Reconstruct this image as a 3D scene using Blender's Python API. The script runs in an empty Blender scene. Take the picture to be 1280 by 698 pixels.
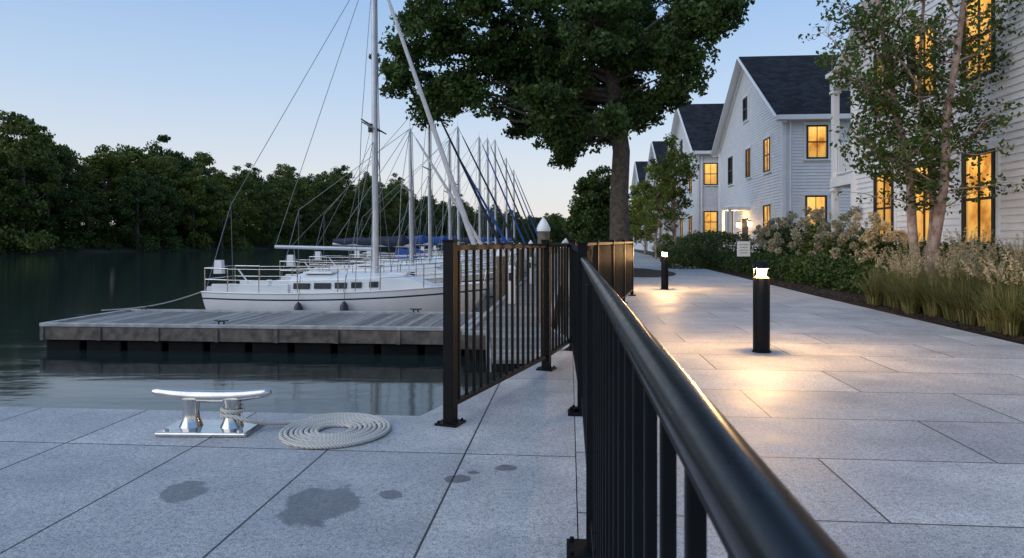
import bpy, math, random
import numpy as np
from mathutils import Vector, Matrix
random.seed(7); R=np.random.RandomState(7)
sc=bpy.context.scene
TH=math.atan(72/850.0); CT,ST=math.cos(TH),math.sin(TH)
H=1.15; F=850.0
U=Vector((ST,CT,0)); V=Vector((CT,-ST,0))
WZ=-0.98
def WL(L,D,z=0.0): return Vector((L+D*72/850.0,D,z))
def W(l,d,z=0.0): return V*l+U*d+Vector((0,0,z))
# ---------------------------------------------------------------- materials
def mat(name,col=(.5,.5,.5),rough=.6,metal=0,spec=.5):
    m=bpy.data.materials.new(name); m.use_nodes=True
    b=m.node_tree.nodes['Principled BSDF']
    b.inputs['Base Color'].default_value=(*col,1); b.inputs['Roughness'].default_value=rough
    b.inputs['Metallic'].default_value=metal; b.inputs['Specular IOR Level'].default_value=spec
    return m,m.node_tree,b
def ramp(nt,src,stops):
    r=nt.nodes.new('ShaderNodeValToRGB'); e=r.color_ramp.elements
    e[0].position=stops[0][0]; e[0].color=(*stops[0][1],1)
    e[1].position=stops[-1][0]; e[1].color=(*stops[-1][1],1)
    for p,c in stops[1:-1]:
        x=e.new(p); x.color=(*c,1)
    nt.links.new(src,r.inputs[0]); return r.outputs[0]
def noise(nt,scale,detail=4,vec=None,rough=.55):
    n=nt.nodes.new('ShaderNodeTexNoise'); n.inputs['Scale'].default_value=scale; n.inputs['Detail'].default_value=detail
    n.inputs['Roughness'].default_value=rough
    if vec is not None: nt.links.new(vec,n.inputs['Vector'])
    return n.outputs[0]
def pos(nt):
    return nt.nodes.new('ShaderNodeTexCoord').outputs['Object']
def mapping(nt,vec,scale=(1,1,1),rot=(0,0,0),loc=(0,0,0)):
    m=nt.nodes.new('ShaderNodeMapping'); m.inputs['Scale'].default_value=scale; m.inputs['Rotation'].default_value=rot; m.inputs['Location'].default_value=loc
    nt.links.new(vec,m.inputs['Vector']); return m.outputs[0]
def math_(nt,op,a,b=None,clamp=False):
    m=nt.nodes.new('ShaderNodeMath'); m.operation=op; m.use_clamp=clamp
    for i,x in enumerate((a,b)):
        if x is None: continue
        if isinstance(x,(int,float)): m.inputs[i].default_value=x
        else: nt.links.new(x,m.inputs[i])
    return m.outputs[0]
def mix(nt,f,a,b,mode='MIX'):
    m=nt.nodes.new('ShaderNodeMix'); m.data_type='RGBA'; m.blend_type=mode
    for i,x in ((0,f),(6,a),(7,b)):
        if isinstance(x,(int,float)): m.inputs[i].default_value=x
        elif isinstance(x,tuple): m.inputs[i].default_value=(*x,1)
        else: nt.links.new(x,m.inputs[i])
    return m.outputs[2]
def bump(nt,b,h,strength=.3,dist=.01,prev=None):
    n=nt.nodes.new('ShaderNodeBump'); n.inputs['Strength'].default_value=strength; n.inputs['Distance'].default_value=dist
    nt.links.new(h,n.inputs['Height'])
    if prev: nt.links.new(prev,n.inputs['Normal'])
    nt.links.new(n.outputs[0],b.inputs['Normal']); return n.outputs[0]
def simple(name,c1,c2,scale,rough=.6,metal=0,bs=.2,bd=.005,spec=.5,detail=5):
    m,nt,b=mat(name,c1,rough,metal,spec)
    n=noise(nt,scale,detail,pos(nt))
    nt.links.new(ramp(nt,n,[(.3,c1),(.7,c2)]),b.inputs['Base Color'])
    if bs: bump(nt,b,n,bs,bd)
    return m
def granite(name,left):
    m,nt,b=mat(name,(.4,.42,.45),.62)
    p=pos(nt); q=mapping(nt,p,rot=(0,0,TH))
    if left:
        s=nt.nodes.new('ShaderNodeSeparateXYZ'); nt.links.new(q,s.inputs[0])
        c=nt.nodes.new('ShaderNodeCombineXYZ')
        nt.links.new(math_(nt,'ADD',s.outputs[1],-3.62+40),c.inputs[0]); nt.links.new(math_(nt,'ADD',s.outputs[0],75.04),c.inputs[1]); q=c.outputs[0]
        bw,rh,off=2.0,.76,0.0
    else:
        q=mapping(nt,q,loc=(40.55,40.98-.37-.03,0)); bw,rh,off=1.55,.82,.42
    br=nt.nodes.new('ShaderNodeTexBrick'); nt.links.new(q,br.inputs['Vector'])
    br.offset=off; br.inputs['Scale'].default_value=1; br.inputs['Brick Width'].default_value=bw; br.inputs['Row Height'].default_value=rh
    br.inputs['Mortar Size'].default_value=.0055; br.inputs['Mortar Smooth'].default_value=.2
    br.inputs['Color1'].default_value=(.43,.428,.425,1); br.inputs['Color2'].default_value=(.56,.55,.535,1); br.inputs['Mortar'].default_value=(.05,.05,.05,1)
    sp=noise(nt,130,3,p,.85); sp2=noise(nt,42,5,p,.85); bl=noise(nt,1.7,5,p); bl2=noise(nt,9,5,p,.7)
    c=mix(nt,1.0,br.outputs[0],ramp(nt,sp,[(.33,(.26,.26,.27)),(.5,(1,1,1)),(.68,(1.5,1.5,1.5))]),'MULTIPLY')
    c=mix(nt,1.0,c,ramp(nt,sp2,[(.36,(.50,.50,.51)),(.5,(1,1,1)),(.66,(1.2,1.2,1.2))]),'MULTIPLY')
    c=mix(nt,1.0,c,ramp(nt,bl,[(.3,(.74,.75,.77)),(.7,(1.10,1.09,1.07))]),'MULTIPLY')
    c=mix(nt,1.0,c,ramp(nt,bl2,[(.3,(.85,.85,.85)),(.7,(1.06,1.06,1.06))]),'MULTIPLY')
    ro=ramp(nt,bl,[(.3,(.5,.5,.5)),(.7,(.7,.7,.7))])
    if left:
        mk=None; wob=math_(nt,'MULTIPLY',math_(nt,'SUBTRACT',noise(nt,8,3,p),.5),1.5)
        for (px,py,a,bb) in [(228,615,.10,.135),(400,631,.16,.22),(573,598,.065,.06),(592,591,.035,.03),(632,585,.05,.05),(488,619,.06,.06)]:
            D=H*F/(py-300); X=(px-640)/F*D
            v=nt.nodes.new('ShaderNodeVectorMath'); v.operation='SUBTRACT'; nt.links.new(p,v.inputs[0]); v.inputs[1].default_value=(X,D,0)
            w=nt.nodes.new('ShaderNodeVectorMath'); w.operation='MULTIPLY'; nt.links.new(v.outputs[0],w.inputs[0]); w.inputs[1].default_value=(1/a,1/bb,0)
            l=nt.nodes.new('ShaderNodeVectorMath'); l.operation='LENGTH'; nt.links.new(w.outputs[0],l.inputs[0])
            s_=math_(nt,'ADD',l.outputs['Value'],wob)
            r=nt.nodes.new('ShaderNodeMapRange'); r.interpolation_type='SMOOTHSTEP'; nt.links.new(s_,r.inputs[0])
            r.inputs[1].default_value=.88; r.inputs[2].default_value=1.08; r.inputs[3].default_value=1; r.inputs[4].default_value=0
            mk=r.outputs[0] if mk is None else math_(nt,'MAXIMUM',mk,r.outputs[0])
        c=mix(nt,mk,c,mix(nt,1.0,c,(.42,.42,.42),'MULTIPLY'))
        ro=mix(nt,mk,ro,(.38,.38,.38))
    nt.links.new(c,b.inputs['Base Color']); nt.links.new(ro,b.inputs['Roughness'])
    pb=bump(nt,b,sp,.3,.003)
    bump(nt,b,math_(nt,'SUBTRACT',1.0,br.outputs['Fac']),.8,.006,pb)
    return m
def leafmat(name,cols,trans=.25,rough=.55):
    m,nt,b=mat(name,cols[0],rough,spec=.3)
    g=nt.nodes.new('ShaderNodeNewGeometry')
    n=len(cols)
    c=ramp(nt,g.outputs['Random Per Island'],[(i/(n-1),cols[i]) for i in range(n)])
    bl=noise(nt,.9,2,g.outputs['Position'])
    c=mix(nt,1.0,c,ramp(nt,bl,[(.35,(.62,.64,.62)),(.65,(1.25,1.2,1.1))]),'MULTIPLY')
    oi=nt.nodes.new('ShaderNodeObjectInfo')
    c=mix(nt,1.0,c,ramp(nt,oi.outputs['Random'],[(0,(.62,.74,.72)),(.5,(1,1,1)),(1,(1.5,1.28,.95))]),'MULTIPLY')
    nt.links.new(c,b.inputs['Base Color'])
    t=nt.nodes.new('ShaderNodeBsdfTranslucent'); nt.links.new(c,t.inputs[0])
    ms=nt.nodes.new('ShaderNodeMixShader'); ms.inputs[0].default_value=trans
    nt.links.new(b.outputs[0],ms.inputs[1]); nt.links.new(t.outputs[0],ms.inputs[2])
    nt.links.new(ms.outputs[0],nt.nodes['Material Output'].inputs[0]); return m
M={}
M['gran_l']=granite('granite_quay',True); M['gran_r']=granite('granite_path',False)
M['wallstone']=simple('seawall_concrete',(.16,.16,.155),(.26,.26,.25),6,.85,bs=.4,bd=.02)
M['mulch']=simple('mulch',(.014,.009,.007),(.07,.042,.03),45,.9,bs=1,bd=.04)
M['grassg']=simple('lawn',(.02,.035,.012),(.05,.07,.025),8,.9,bs=.6,bd=.03)
M['bank']=simple('bank_soil',(.012,.016,.008),(.03,.03,.018),.6,.95,bs=.5,bd=.2)
def blackpaint():
    m,nt,b=mat('black_gloss_handrail_paint',(.006,.007,.009),.3)
    p=pos(nt); n=noise(nt,28,6,p,.7)
    nt.links.new(ramp(nt,n,[(.3,(.24,.24,.24)),(.7,(.36,.36,.36))]),b.inputs['Roughness'])
    s=noise(nt,38,5,p,.7)
    nt.links.new(ramp(nt,s,[(.72,(.005,.006,.008)),(.80,(.09,.095,.10))]),b.inputs['Base Color'])
    b.inputs['Specular IOR Level'].default_value=.3
    return m
M['rail']=blackpaint()
M['black']=simple('black_powder_coated_metal',(.003,.0035,.0045),(.006,.007,.008),14,.5,bs=0,spec=.14)
M['steel']=simple('stainless_steel',(.54,.52,.49),(.68,.66,.63),18,.17,1,.04,.002)
def ropemat():
    m,nt,b=mat('rope_fibre',(.55,.50,.42),.85)
    p=pos(nt); w=nt.nodes.new('ShaderNodeTexWave'); w.inputs['Scale'].default_value=28; w.inputs['Distortion'].default_value=1.5; w.bands_direction='DIAGONAL'
    nt.links.new(p,w.inputs['Vector'])
    nt.links.new(ramp(nt,w.outputs['Fac'],[(.1,(.40,.37,.32)),(.6,(.66,.63,.57))]),b.inputs['Base Color'])
    bump(nt,b,w.outputs['Fac'],.7,.006); return m
M['rope']=ropemat()
def woodmat(name,a,c2):
    m,nt,b=mat(name,a,.8)
    g=nt.nodes.new('ShaderNodeNewGeometry'); p=pos(nt)
    n=noise(nt,3,6,mapping(nt,p,scale=(9,1.2,9),rot=(0,0,TH)),.7)
    c=ramp(nt,n,[(.3,a),(.7,c2)])
    c=mix(nt,1.0,c,ramp(nt,g.outputs['Random Per Island'],[(0,(.58,.58,.58)),(1,(1.28,1.26,1.23))]),'MULTIPLY')
    nt.links.new(c,b.inputs['Base Color']); bump(nt,b,n,.4,.01); return m
M['plank']=woodmat('weathered_planks',(.155,.15,.142),(.30,.29,.275))
M['fascia']=simple('dock_edge_timber',(.24,.245,.235),(.46,.46,.45),5,.75,bs=.3,bd=.01)
M['darktimber']=simple('dock_side_timber',(.06,.05,.042),(.18,.155,.13),7,.85,bs=.4,bd=.01)
M['float']=simple('dock_float_plastic',(.003,.003,.004),(.008,.008,.009),5,.6,bs=0,spec=.15)
M['pile']=simple('piling_wood',(.10,.08,.06),(.2,.16,.12),9,.85,bs=.6,bd=.02)
M['gel']=simple('boat_gelcoat',(.72,.73,.72),(.80,.80,.78),1.5,.25,bs=0)
M['gelgrey']=simple('boat_deck_nonskid',(.5,.52,.53),(.6,.61,.61),40,.6,bs=.2,bd=.002)
M['stripe']=simple('boat_navy_stripe',(.015,.02,.045),(.02,.03,.06),3,.3,bs=0)
M['antifoul']=simple('boat_bottom_paint',(.03,.035,.05),(.05,.055,.07),6,.6,bs=0)
M['dkglass']=simple('boat_window_glass',(.01,.012,.015),(.02,.022,.025),3,.08,bs=0)
M['alu']=simple('mast_aluminium',(.45,.47,.50),(.58,.60,.62),4,.4,.3,bs=0)
M['wire']=simple('rigging_wire',(.16,.17,.18),(.26,.27,.28),30,.4,.6,bs=0)
M['blue']=simple('blue_canvas',(.012,.055,.22),(.025,.10,.36),6,.8,bs=.5,bd=.03)
M['navy']=simple('navy_canvas',(.012,.018,.04),(.03,.04,.08),6,.8,bs=.5,bd=.03)
M['sail']=simple('sailcloth',(.46,.46,.46),(.62,.62,.61),9,.7,bs=.5,bd=.02)
M['fender']=simple('fender_rubber',(.012,.014,.03),(.02,.022,.04),9,.45,bs=0)
M['siding']=simple('white_clapboard',(.68,.69,.70),(.78,.78,.78),2.2,.55,bs=.1,bd=.004)
M['trim']=simple('white_trim',(.74,.75,.75),(.82,.82,.82),3,.5,bs=0)
M['frame']=simple('black_window_frame',(.010,.011,.012),(.02,.02,.022),9,.4,bs=0)
def roofm():
    m,nt,b=mat('roof_shingles',(.04,.043,.05),.9)
    tc=nt.nodes.new('ShaderNodeTexCoord').outputs['Object']
    br=nt.nodes.new('ShaderNodeTexBrick'); s=nt.nodes.new('ShaderNodeSeparateXYZ'); nt.links.new(tc,s.inputs[0])
    c=nt.nodes.new('ShaderNodeCombineXYZ'); nt.links.new(s.outputs[0],c.inputs[0]); nt.links.new(s.outputs[2],c.inputs[1])
    nt.links.new(c.outputs[0],br.inputs['Vector']); br.inputs['Scale'].default_value=1; br.inputs['Brick Width'].default_value=.3; br.inputs['Row Height'].default_value=.11; br.inputs['Mortar Size'].default_value=.008
    br.inputs['Color1'].default_value=(.012,.014,.018,1); br.inputs['Color2'].default_value=(.032,.035,.042,1); br.inputs['Mortar'].default_value=(.006,.007,.009,1)
    b.inputs['Specular IOR Level'].default_value=.15
    n=noise(nt,1.2,4,tc)
    nt.links.new(mix(nt,1.0,br.outputs[0],ramp(nt,n,[(.3,(.8,.8,.8)),(.7,(1.15,1.15,1.15))]),'MULTIPLY'),b.inputs['Base Color'])
    return m
M['roof']=roofm()
def panemat(name,strength,cold=False):
    m,nt,b=mat(name,(.02,.02,.022),.06)
    uv=nt.nodes.new('ShaderNodeTexCoord').outputs['UV']; s=nt.nodes.new('ShaderNodeSeparateXYZ'); nt.links.new(uv,s.inputs[0])
    g=nt.nodes.new('ShaderNodeNewGeometry')
    side=math_(nt,'ABSOLUTE',math_(nt,'SUBTRACT',s.outputs[0],.5))
    cur=math_(nt,'GREATER_THAN',side,.36)
    fold=math_(nt,'ADD',math_(nt,'MULTIPLY',math_(nt,'SINE',math_(nt,'MULTIPLY',s.outputs[0],95.)),.22),.75)
    n=noise(nt,1.6,3,g.outputs['Position'])
    inte=ramp(nt,n,[(.36,(.50,.19,.025)),(.5,(1.0,.47,.085)),(.64,(1.0,.58,.14))])
    low=math_(nt,'ADD',math_(nt,'MULTIPLY',s.outputs[1],.55),.55)
    c=mix(nt,cur,inte,mix(nt,1.0,(1.,.58,.18),(.9,.85,.8),'MULTIPLY'))
    st=math_(nt,'MULTIPLY',low,math_(nt,'ADD',math_(nt,'MULTIPLY',g.outputs['Random Per Island'],.5),.7))
    st=math_(nt,'MULTIPLY',st,mix(nt,cur,(1.,1.,1.),fold))
    nt.links.new(c,b.inputs['Emission Color']); nt.links.new(math_(nt,'MULTIPLY',st,strength),b.inputs['Emission Strength'])
    return m
M['pane']=panemat('lit_window_glass',1.1)
M['panedark']=simple('dark_window_glass',(.012,.015,.02),(.03,.035,.04),1,.06,bs=0)
M['panedim']=panemat('dim_window_glass',.35)
M['door']=simple('dark_door_paint',(.02,.022,.025),(.03,.03,.035),5,.4,bs=0)
def emis(name,col,s):
    m,nt,b=mat(name,(.8,.7,.5),.4); b.inputs['Emission Color'].default_value=(*col,1); b.inputs['Emission Strength'].default_value=s; return m
M['glow']=emis('lamp_glow',(1,.62,.25),6); M['glow2']=emis('lantern_glow',(1,.65,.3),8)
M['reflector']=simple('lamp_reflector',(.012,.010,.008),(.02,.017,.013),20,.8,bs=0,spec=.1)
M['bark']=simple('oak_bark',(.045,.037,.03),(.13,.11,.09),9,.95,bs=1,bd=.05)
M['birch']=simple('river_birch_bark',(.18,.10,.07),(.52,.39,.32),7,.85,bs=.8,bd=.02,detail=8)
M['oakleaf']=leafmat('oak_leaves',[(.026,.055,.012),(.040,.082,.018),(.06,.112,.026),(.09,.15,.038)],.32)
M['birchleaf']=leafmat('birch_leaves',[(.06,.11,.02),(.09,.15,.03),(.13,.18,.04),(.19,.20,.04)],.35)
M['farleaf']=leafmat('woodland_leaves',[(.034,.064,.015),(.058,.104,.022),(.09,.135,.03),(.14,.165,.036)],.30)
M['hedge']=leafmat('hedge_leaves',[(.015,.038,.010),(.03,.065,.015),(.05,.095,.025)],.15)
M['hydleaf']=leafmat('hydrangea_leaves',[(.035,.07,.018),(.06,.10,.025),(.10,.14,.035)],.2)
M['bloom']=leafmat('hydrangea_blooms',[(.42,.24,.18),(.52,.50,.32),(.60,.58,.42),(.55,.35,.28)],.25)
M['grassb']=leafmat('grass_blades',[(.08,.12,.03),(.17,.19,.06),(.30,.26,.11),(.42,.35,.18)],.3)
M['plume']=leafmat('grass_plumes',[(.40,.32,.20),(.52,.42,.28),(.60,.50,.36)],.3)
def watermat():
    m,nt,b=mat('river_water',(.013,.024,.023),.085,spec=.5)
    b.inputs['IOR'].default_value=1.38
    p=pos(nt)
    n1=noise(nt,1.0,2,mapping(nt,p,scale=(.30,1.1,1))); n2=noise(nt,5,2,mapping(nt,p,scale=(.6,1.3,1)))
    pb=bump(nt,b,n1,.07,.2); bump(nt,b,n2,.07,.03,pb)
    return m
M['water']=watermat()
# ---------------------------------------------------------------- mesh builder
class MB:
    def __init__(s): s.v=[]; s.f=[]; s.mi=[]; s.uv={}
    def add(s,vs,fs,mi=0):
        o=len(s.v); s.v+= [tuple(x) for x in vs]; s.f+=[tuple(i+o for i in f) for f in fs]; s.mi+=[mi]*len(fs)
    def box(s,c,size,ax=None,mi=0,taper=1.0):
        c=Vector(c); a,b,z=ax if ax else (Vector((1,0,0)),Vector((0,1,0)),Vector((0,0,1)))
        hx,hy,hz=[k/2 for k in size]; vs=[]
        for k in (-1,1):
            t=taper if k>0 else 1
            for (i,j) in ((-1,-1),(1,-1),(1,1),(-1,1)): vs.append(c+a*(i*hx*t)+b*(j*hy*t)+z*(k*hz))
        s.add(vs,[(3,2,1,0),(4,5,6,7),(0,1,5,4),(1,2,6,5),(2,3,7,6),(3,0,4,7)],mi)
    def beam(s,p,q,w,h,mi=0,up=Vector((0,0,1))):
        p=Vector(p);q=Vector(q); d=(q-p); L=d.length; d.normalize()
        a=d.cross(up); 
        if a.length<1e-4: a=Vector((1,0,0))
        a.normalize(); z=a.cross(d)
        s.box((p+q)/2,(w,L,h),(a,d,z),mi)
    def tube(s,pts,r,n=8,mi=0,cap=True):
        pts=[Vector(p) for p in pts]
        if isinstance(r,(int,float)): r=[r]*len(pts)
        vs=[];fs=[]; pa=None
        for i,p in enumerate(pts):
            d=(pts[min(i+1,len(pts)-1)]-pts[max(i-1,0)]).normalized()
            if pa is None:
                pa=d.cross(Vector((0,0,1)))
                if pa.length<.1: pa=d.cross(Vector((0,1,0)))
            a=(pa-d*pa.dot(d)).normalized(); pa=a; b=d.cross(a)
            for k in range(n):
                t=2*math.pi*k/n; vs.append(p+(a*math.cos(t)+b*math.sin(t))*r[i])
        for i in range(len(pts)-1):
            for k in range(n):
                fs.append((i*n+k,i*n+(k+1)%n,(i+1)*n+(k+1)%n,(i+1)*n+k))
        if cap: fs.append(tuple(range(n))[::-1]); fs.append(tuple((len(pts)-1)*n+k for k in range(n)))
        s.add(vs,fs,mi)
    def lathe(s,c,prof,n=24,mi=0):
        c=Vector(c); s.tube([c+Vector((0,0,z)) for r,z in prof],[r for r,z in prof],n,mi)
    def obj(s,name,mats,parent=None,smooth=False,bevel=0,loc=None,rotz=0):
        me=bpy.data.meshes.new(name); me.from_pydata(s.v,[],s.f); 
        if not isinstance(mats,(list,tuple)): mats=[mats]
        for m in mats: me.materials.append(m)
        me.polygons.foreach_set('material_index',s.mi)
        if smooth: me.polygons.foreach_set('use_smooth',[True]*len(me.polygons))
        me.update()
        o=bpy.data.objects.new(name,me); sc.collection.objects.link(o)
        if parent: o.parent=parent
        if loc is not None: o.location=loc
        o.rotation_euler[2]=rotz
        if bevel:
            b=o.modifiers.new('bevel','BEVEL'); b.width=bevel; b.segments=2; b.limit_method='ANGLE'
        if smooth:
            try:
                e=o.modifiers.new('es','EDGE_SPLIT'); e.split_angle=math.radians(40)
            except: pass
        return o
def empty(name,loc=(0,0,0),rotz=0):
    o=bpy.data.objects.new(name,None); sc.collection.objects.link(o); o.location=loc; o.rotation_euler[2]=rotz; o.empty_display_size=.3; return o
def fastmesh(name,verts,k,m,parent=None):
    n=len(verts)//k
    me=bpy.data.meshes.new(name); me.vertices.add(n*k); me.vertices.foreach_set('co',np.asarray(verts,dtype=np.float32).ravel())
    me.loops.add(n*k); me.loops.foreach_set('vertex_index',np.arange(n*k,dtype=np.int32))
    me.polygons.add(n); me.polygons.foreach_set('loop_start',np.arange(0,n*k,k,dtype=np.int32))
    try: me.polygons.foreach_set('loop_total',np.full(n,k,dtype=np.int32))
    except Exception: pass
    me.update(calc_edges=True); me.validate(); me.materials.append(m)
    o=bpy.data.objects.new(name,me); sc.collection.objects.link(o)
    if parent: o.parent=parent
    return o
def leafverts(P,size,var=.35,asp=.6):
    n=len(P); a=R.normal(size=(n,3)); a/=np.linalg.norm(a,axis=1)[:,None]
    b=np.cross(a,R.normal(size=(n,3))); b/=np.linalg.norm(b,axis=1)[:,None]
    s=(size*(1+var*R.uniform(-1,1,n)))[:,None]
    q=np.stack([P-a*s,P+b*s*asp-a*s*.1,P+a*s,P-b*s*asp-a*s*.1],axis=1)
    return q.reshape(-1,3)
def clump(c,r,n,flat=.75):
    d=R.normal(size=(n,3)); d/=np.linalg.norm(d,axis=1)[:,None]
    rr=r*R.uniform(.15,1,n)**.6
    return np.asarray(c)+d*rr[:,None]*np.array([1,1,flat])
def prism(name,pts,z0,z1,mats,parent=None):
    mb=MB(); n=len(pts)
    vs=[(p[0],p[1],z1) for p in pts]+[(p[0],p[1],z0) for p in pts]
    area=sum(pts[i][0]*pts[(i+1)%n][1]-pts[(i+1)%n][0]*pts[i][1] for i in range(n))
    top=tuple(range(n)) if area>0 else tuple(range(n))[::-1]
    mb.add(vs,[top],0)
    fs=[(i,(i+1)%n,n+(i+1)%n,n+i) for i in range(n)]
    if area>0: fs=[f[::-1] for f in fs]
    mb.f+=fs; mb.mi+=[1 if len(mats)>1 else 0]*n
    return mb.obj(name,mats,parent)
# ---------------------------------------------------------------- camera / world
cam=bpy.data.cameras.new('camera'); co=bpy.data.objects.new('camera',cam); sc.collection.objects.link(co); sc.camera=co
co.location=(0,0,H); co.rotation_euler=(math.radians(90),0,0)
cam.lens=F/1280*36; cam.sensor_width=36; cam.shift_y=-49/1280; cam.clip_start=.02; cam.clip_end=6000
cam.dof.use_dof=True; cam.dof.focus_distance=6.0; cam.dof.aperture_fstop=16
w=bpy.data.worlds.new("World"); sc.world=w; w.use_nodes=True; nt=w.node_tree
sky=nt.nodes.new('ShaderNodeTexSky'); sky.sky_type='NISHITA'; sky.sun_disc=False
SE,SR=math.radians(9.0),math.radians(-120)
sky.sun_elevation=SE; sky.sun_rotation=SR; sky.air_density=1.0; sky.dust_density=.6; sky.ozone_density=3
tc=nt.nodes.new('ShaderNodeTexCoord'); sx=nt.nodes.new('ShaderNodeSeparateXYZ'); nt.links.new(tc.outputs['Generated'],sx.inputs[0])
haze=ramp(nt,sx.outputs[2],[(0.0,(5.2,4.6,4.5)),(.09,(4.5,4.6,4.85)),(.20,(3.2,4.0,5.1)),(.40,(1.55,2.75,4.85)),(1.0,(1.3,2.2,4.0))])
hz=mix(nt,.82,sky.outputs[0],haze)
bg=nt.nodes['Background']; bg.inputs[1].default_value=.185
nt.links.new(hz,bg.inputs[0])
sd=bpy.data.lights.new('sun','SUN'); sd.energy=1.4; sd.angle=math.radians(70); sd.color=(1,.96,.92)
so=bpy.data.objects.new('sun',sd); sc.collection.objects.link(so)
el=math.radians(38)
sdir=Vector((math.sin(SR)*math.cos(el),math.cos(SR)*math.cos(el),math.sin(el)))
so.rotation_euler=sdir.to_track_quat('Z','Y').to_euler()
sc.view_settings.view_transform='Standard'; sc.view_settings.look='None'; sc.view_settings.exposure=0
# ---------------------------------------------------------------- water, ground, paving
mb=MB(); mb.add([(-3000,-200,WZ),(3000,-200,WZ),(3000,4000,WZ),(-3000,4000,WZ)],[(0,1,2,3)]); mb.obj('water',M['water'])
Q0=Vector((-.6,4.44,0)); QL=Q0-V*70; Q1=Vector((.40,6.95,0))
E=Vector((2.47,14,0)); C=Vector((.635,7.1,0)); A=Vector((-.385,4.25,0)); B=Vector((.305,6.03,0))
far=[(.5,7.2),(2.30,14.1)]+[tuple(WL(1.12,50)[:2]),tuple(WL(1.5,90)[:2]),tuple(WL(8,160)[:2]),tuple(WL(60,260)[:2])]
ins=.03
gp=[tuple((QL+Vector((0,-ins,0)))[:2]),(Q0.x-.0,Q0.y-ins),(Q1.x+.03,Q1.y)]+[(x+ins,y) for x,y in far]+[(1500,400),(1500,-150),(-70,-150)]
prism('ground',gp,-3,-.03,[M['grassg'],M['wallstone']])
dv0=WL(.03,-12); dv1=WL(.03,7.1)
prism('quay_paving',[tuple(QL[:2]),tuple(Q0[:2]),tuple(Q1[:2]),(dv1.x,dv1.y),(dv0.x,dv0.y),(-70,-12)],-.16,0,[M['gran_l'],M['wallstone']])
pr=[tuple(WL(7.5,160)[:2]),tuple(WL(6.6,80)[:2]),tuple(WL(5.9,49)[:2]),tuple(WL(5.35,25)[:2]),tuple(WL(5.05,14)[:2]),tuple(WL(4.97,7)[:2]),tuple(WL(4.97,-12)[:2])]
prism('promenade_path',[(dv0.x+.005,dv0.y),(dv1.x+.005,dv1.y)]+far[:4]+[tuple(WL(5,158)[:2])]+pr,-.16,0,[M['gran_r'],M['wallstone']])
prism('mulch_bed',[tuple(WL(4.99,-5)[:2]),tuple(WL(4.99,7)[:2]),tuple(WL(5.07,14)[:2]),tuple(WL(5.37,25)[:2]),tuple(WL(5.92,49)[:2]),tuple(WL(7.9,49)[:2]),tuple(WL(8.4,5)[:2]),tuple(WL(8.4,-5)[:2])],-.05,-.012,[M['mulch']])
mb=MB()
ep=[WL(4.98,-2),WL(4.98,7),WL(5.06,14),WL(5.36,25),WL(5.91,49)]
for a,b in zip(ep[:-1],ep[1:]): mb.beam(a+Vector((.012,0,.0)),b+Vector((.012,0,.0)),.012,.05)
mb.obj('bed_edging',M['black'])
P=[]
for i in range(9000):
    d_=R.uniform(6.5,26); l_=5.02+(d_-7)*.017+R.uniform(0,1)**1.3*1.9; q=WL(l_,d_,.0); P.append((q.x,q.y,R.uniform(-.008,.012)))
fastmesh('bark_chips',leafverts(np.array(P),.026,asp=.35),4,M['mulch'])
mb=MB()
vs=[(4.15,24,.14)]; fs=[]
for j,(k,z) in enumerate([(.5,.1),(1,.006)]):
    for i in range(36):
        t=i/36*2*math.pi; rr=k*(1+.05*math.sin(3*t)); vs.append((4.15+1.55*rr*math.cos(t),24+3.1*rr*math.sin(t),z))
for i in range(36):
    fs.append((0,1+i,1+(i+1)%36)); fs.append((1+i,37+i,37+(i+1)%36,1+(i+1)%36))
mb.add(vs,fs); mb.obj('tree_bed',M['mulch'],smooth=True)
# ---------------------------------------------------------------- railings
def fence(mb,P,Q,h,sp=.125,pw=.02,postw=.062,top=(.045,.035),hand=None,ends=(True,True),step=1.9,mbh=None,plist=None):
    P=Vector(P);Q=Vector(Q); d=Q-P; L=d.length; d.normalize(); a=d.cross(Vector((0,0,1))); ax=(a,d,Vector((0,0,1)))
    n=max(1,round(L/step)); up=Vector((0,0,1))
    for i in (range(n+1) if plist is None else range(len(plist))):
        if plist is None and ((i==0 and not ends[0]) or (i==n and not ends[1])): continue
        c=P+d*(L*i/n) if plist is None else P+d*(L-plist[i])
        ph=h+(.02 if hand is None else -.035)
        if hand: c=c-a*.005
        mb.box(c+up*ph/2,(postw,postw,ph),ax)
        if hand is None: mb.box(c+up*(ph+.006),(postw+.012,postw+.012,.012),ax)
        cc=c-a*.02 if hand else c
        mb.box(cc+up*.007,(.15,.15,.014),ax)
        for sx in (-1,1):
            for sy in (-1,1): mb.tube([cc+a*sx*.055+d*sy*.055+up*.013,cc+a*sx*.055+d*sy*.055+up*.028],.009,6)
    zt=h-.02 if hand is None else h-.024
    if hand is None: mb.beam(P+up*zt,Q+up*zt,top[0],top[1])
    else: mb.beam(P+up*zt,Q+up*zt,.020,.010)
    mb.beam(P+up*.12,Q+up*.12,.038 if hand is None else .026,.03)
    m=max(1,round(L/sp))
    for i in range(1,m):
        c=P+d*(L*i/m); mb.box(c+up*((zt-.004+.132)/2),(pw,pw,zt-.004-.132),ax)
    if hand: mbh.tube([P+up*h,Q+up*h],hand,28)
hf=empty('handrail_fence')
mb=MB(); mh=MB()
n1=WL(.089,4.5); n0=WL(.089,-2.6)
fence(mb,n0,n1,1.02,pw=.014,sp=.134,hand=.0188,postw=.045,mbh=mh,plist=[0.0,2.0,5.6])
mb.obj('posts_and_pickets',M['black'],hf,bevel=.002); mh.obj('round_handrail',M['rail'],hf,smooth=True)
mb=MB(); fence(mb,A,B,1.12,postw=.07,step=1.9,sp=.118)
fence(mb,B,C,1.12,ends=(False,True))
mb.obj('dock_gate_fence',M['black'],bevel=.003)
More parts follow.
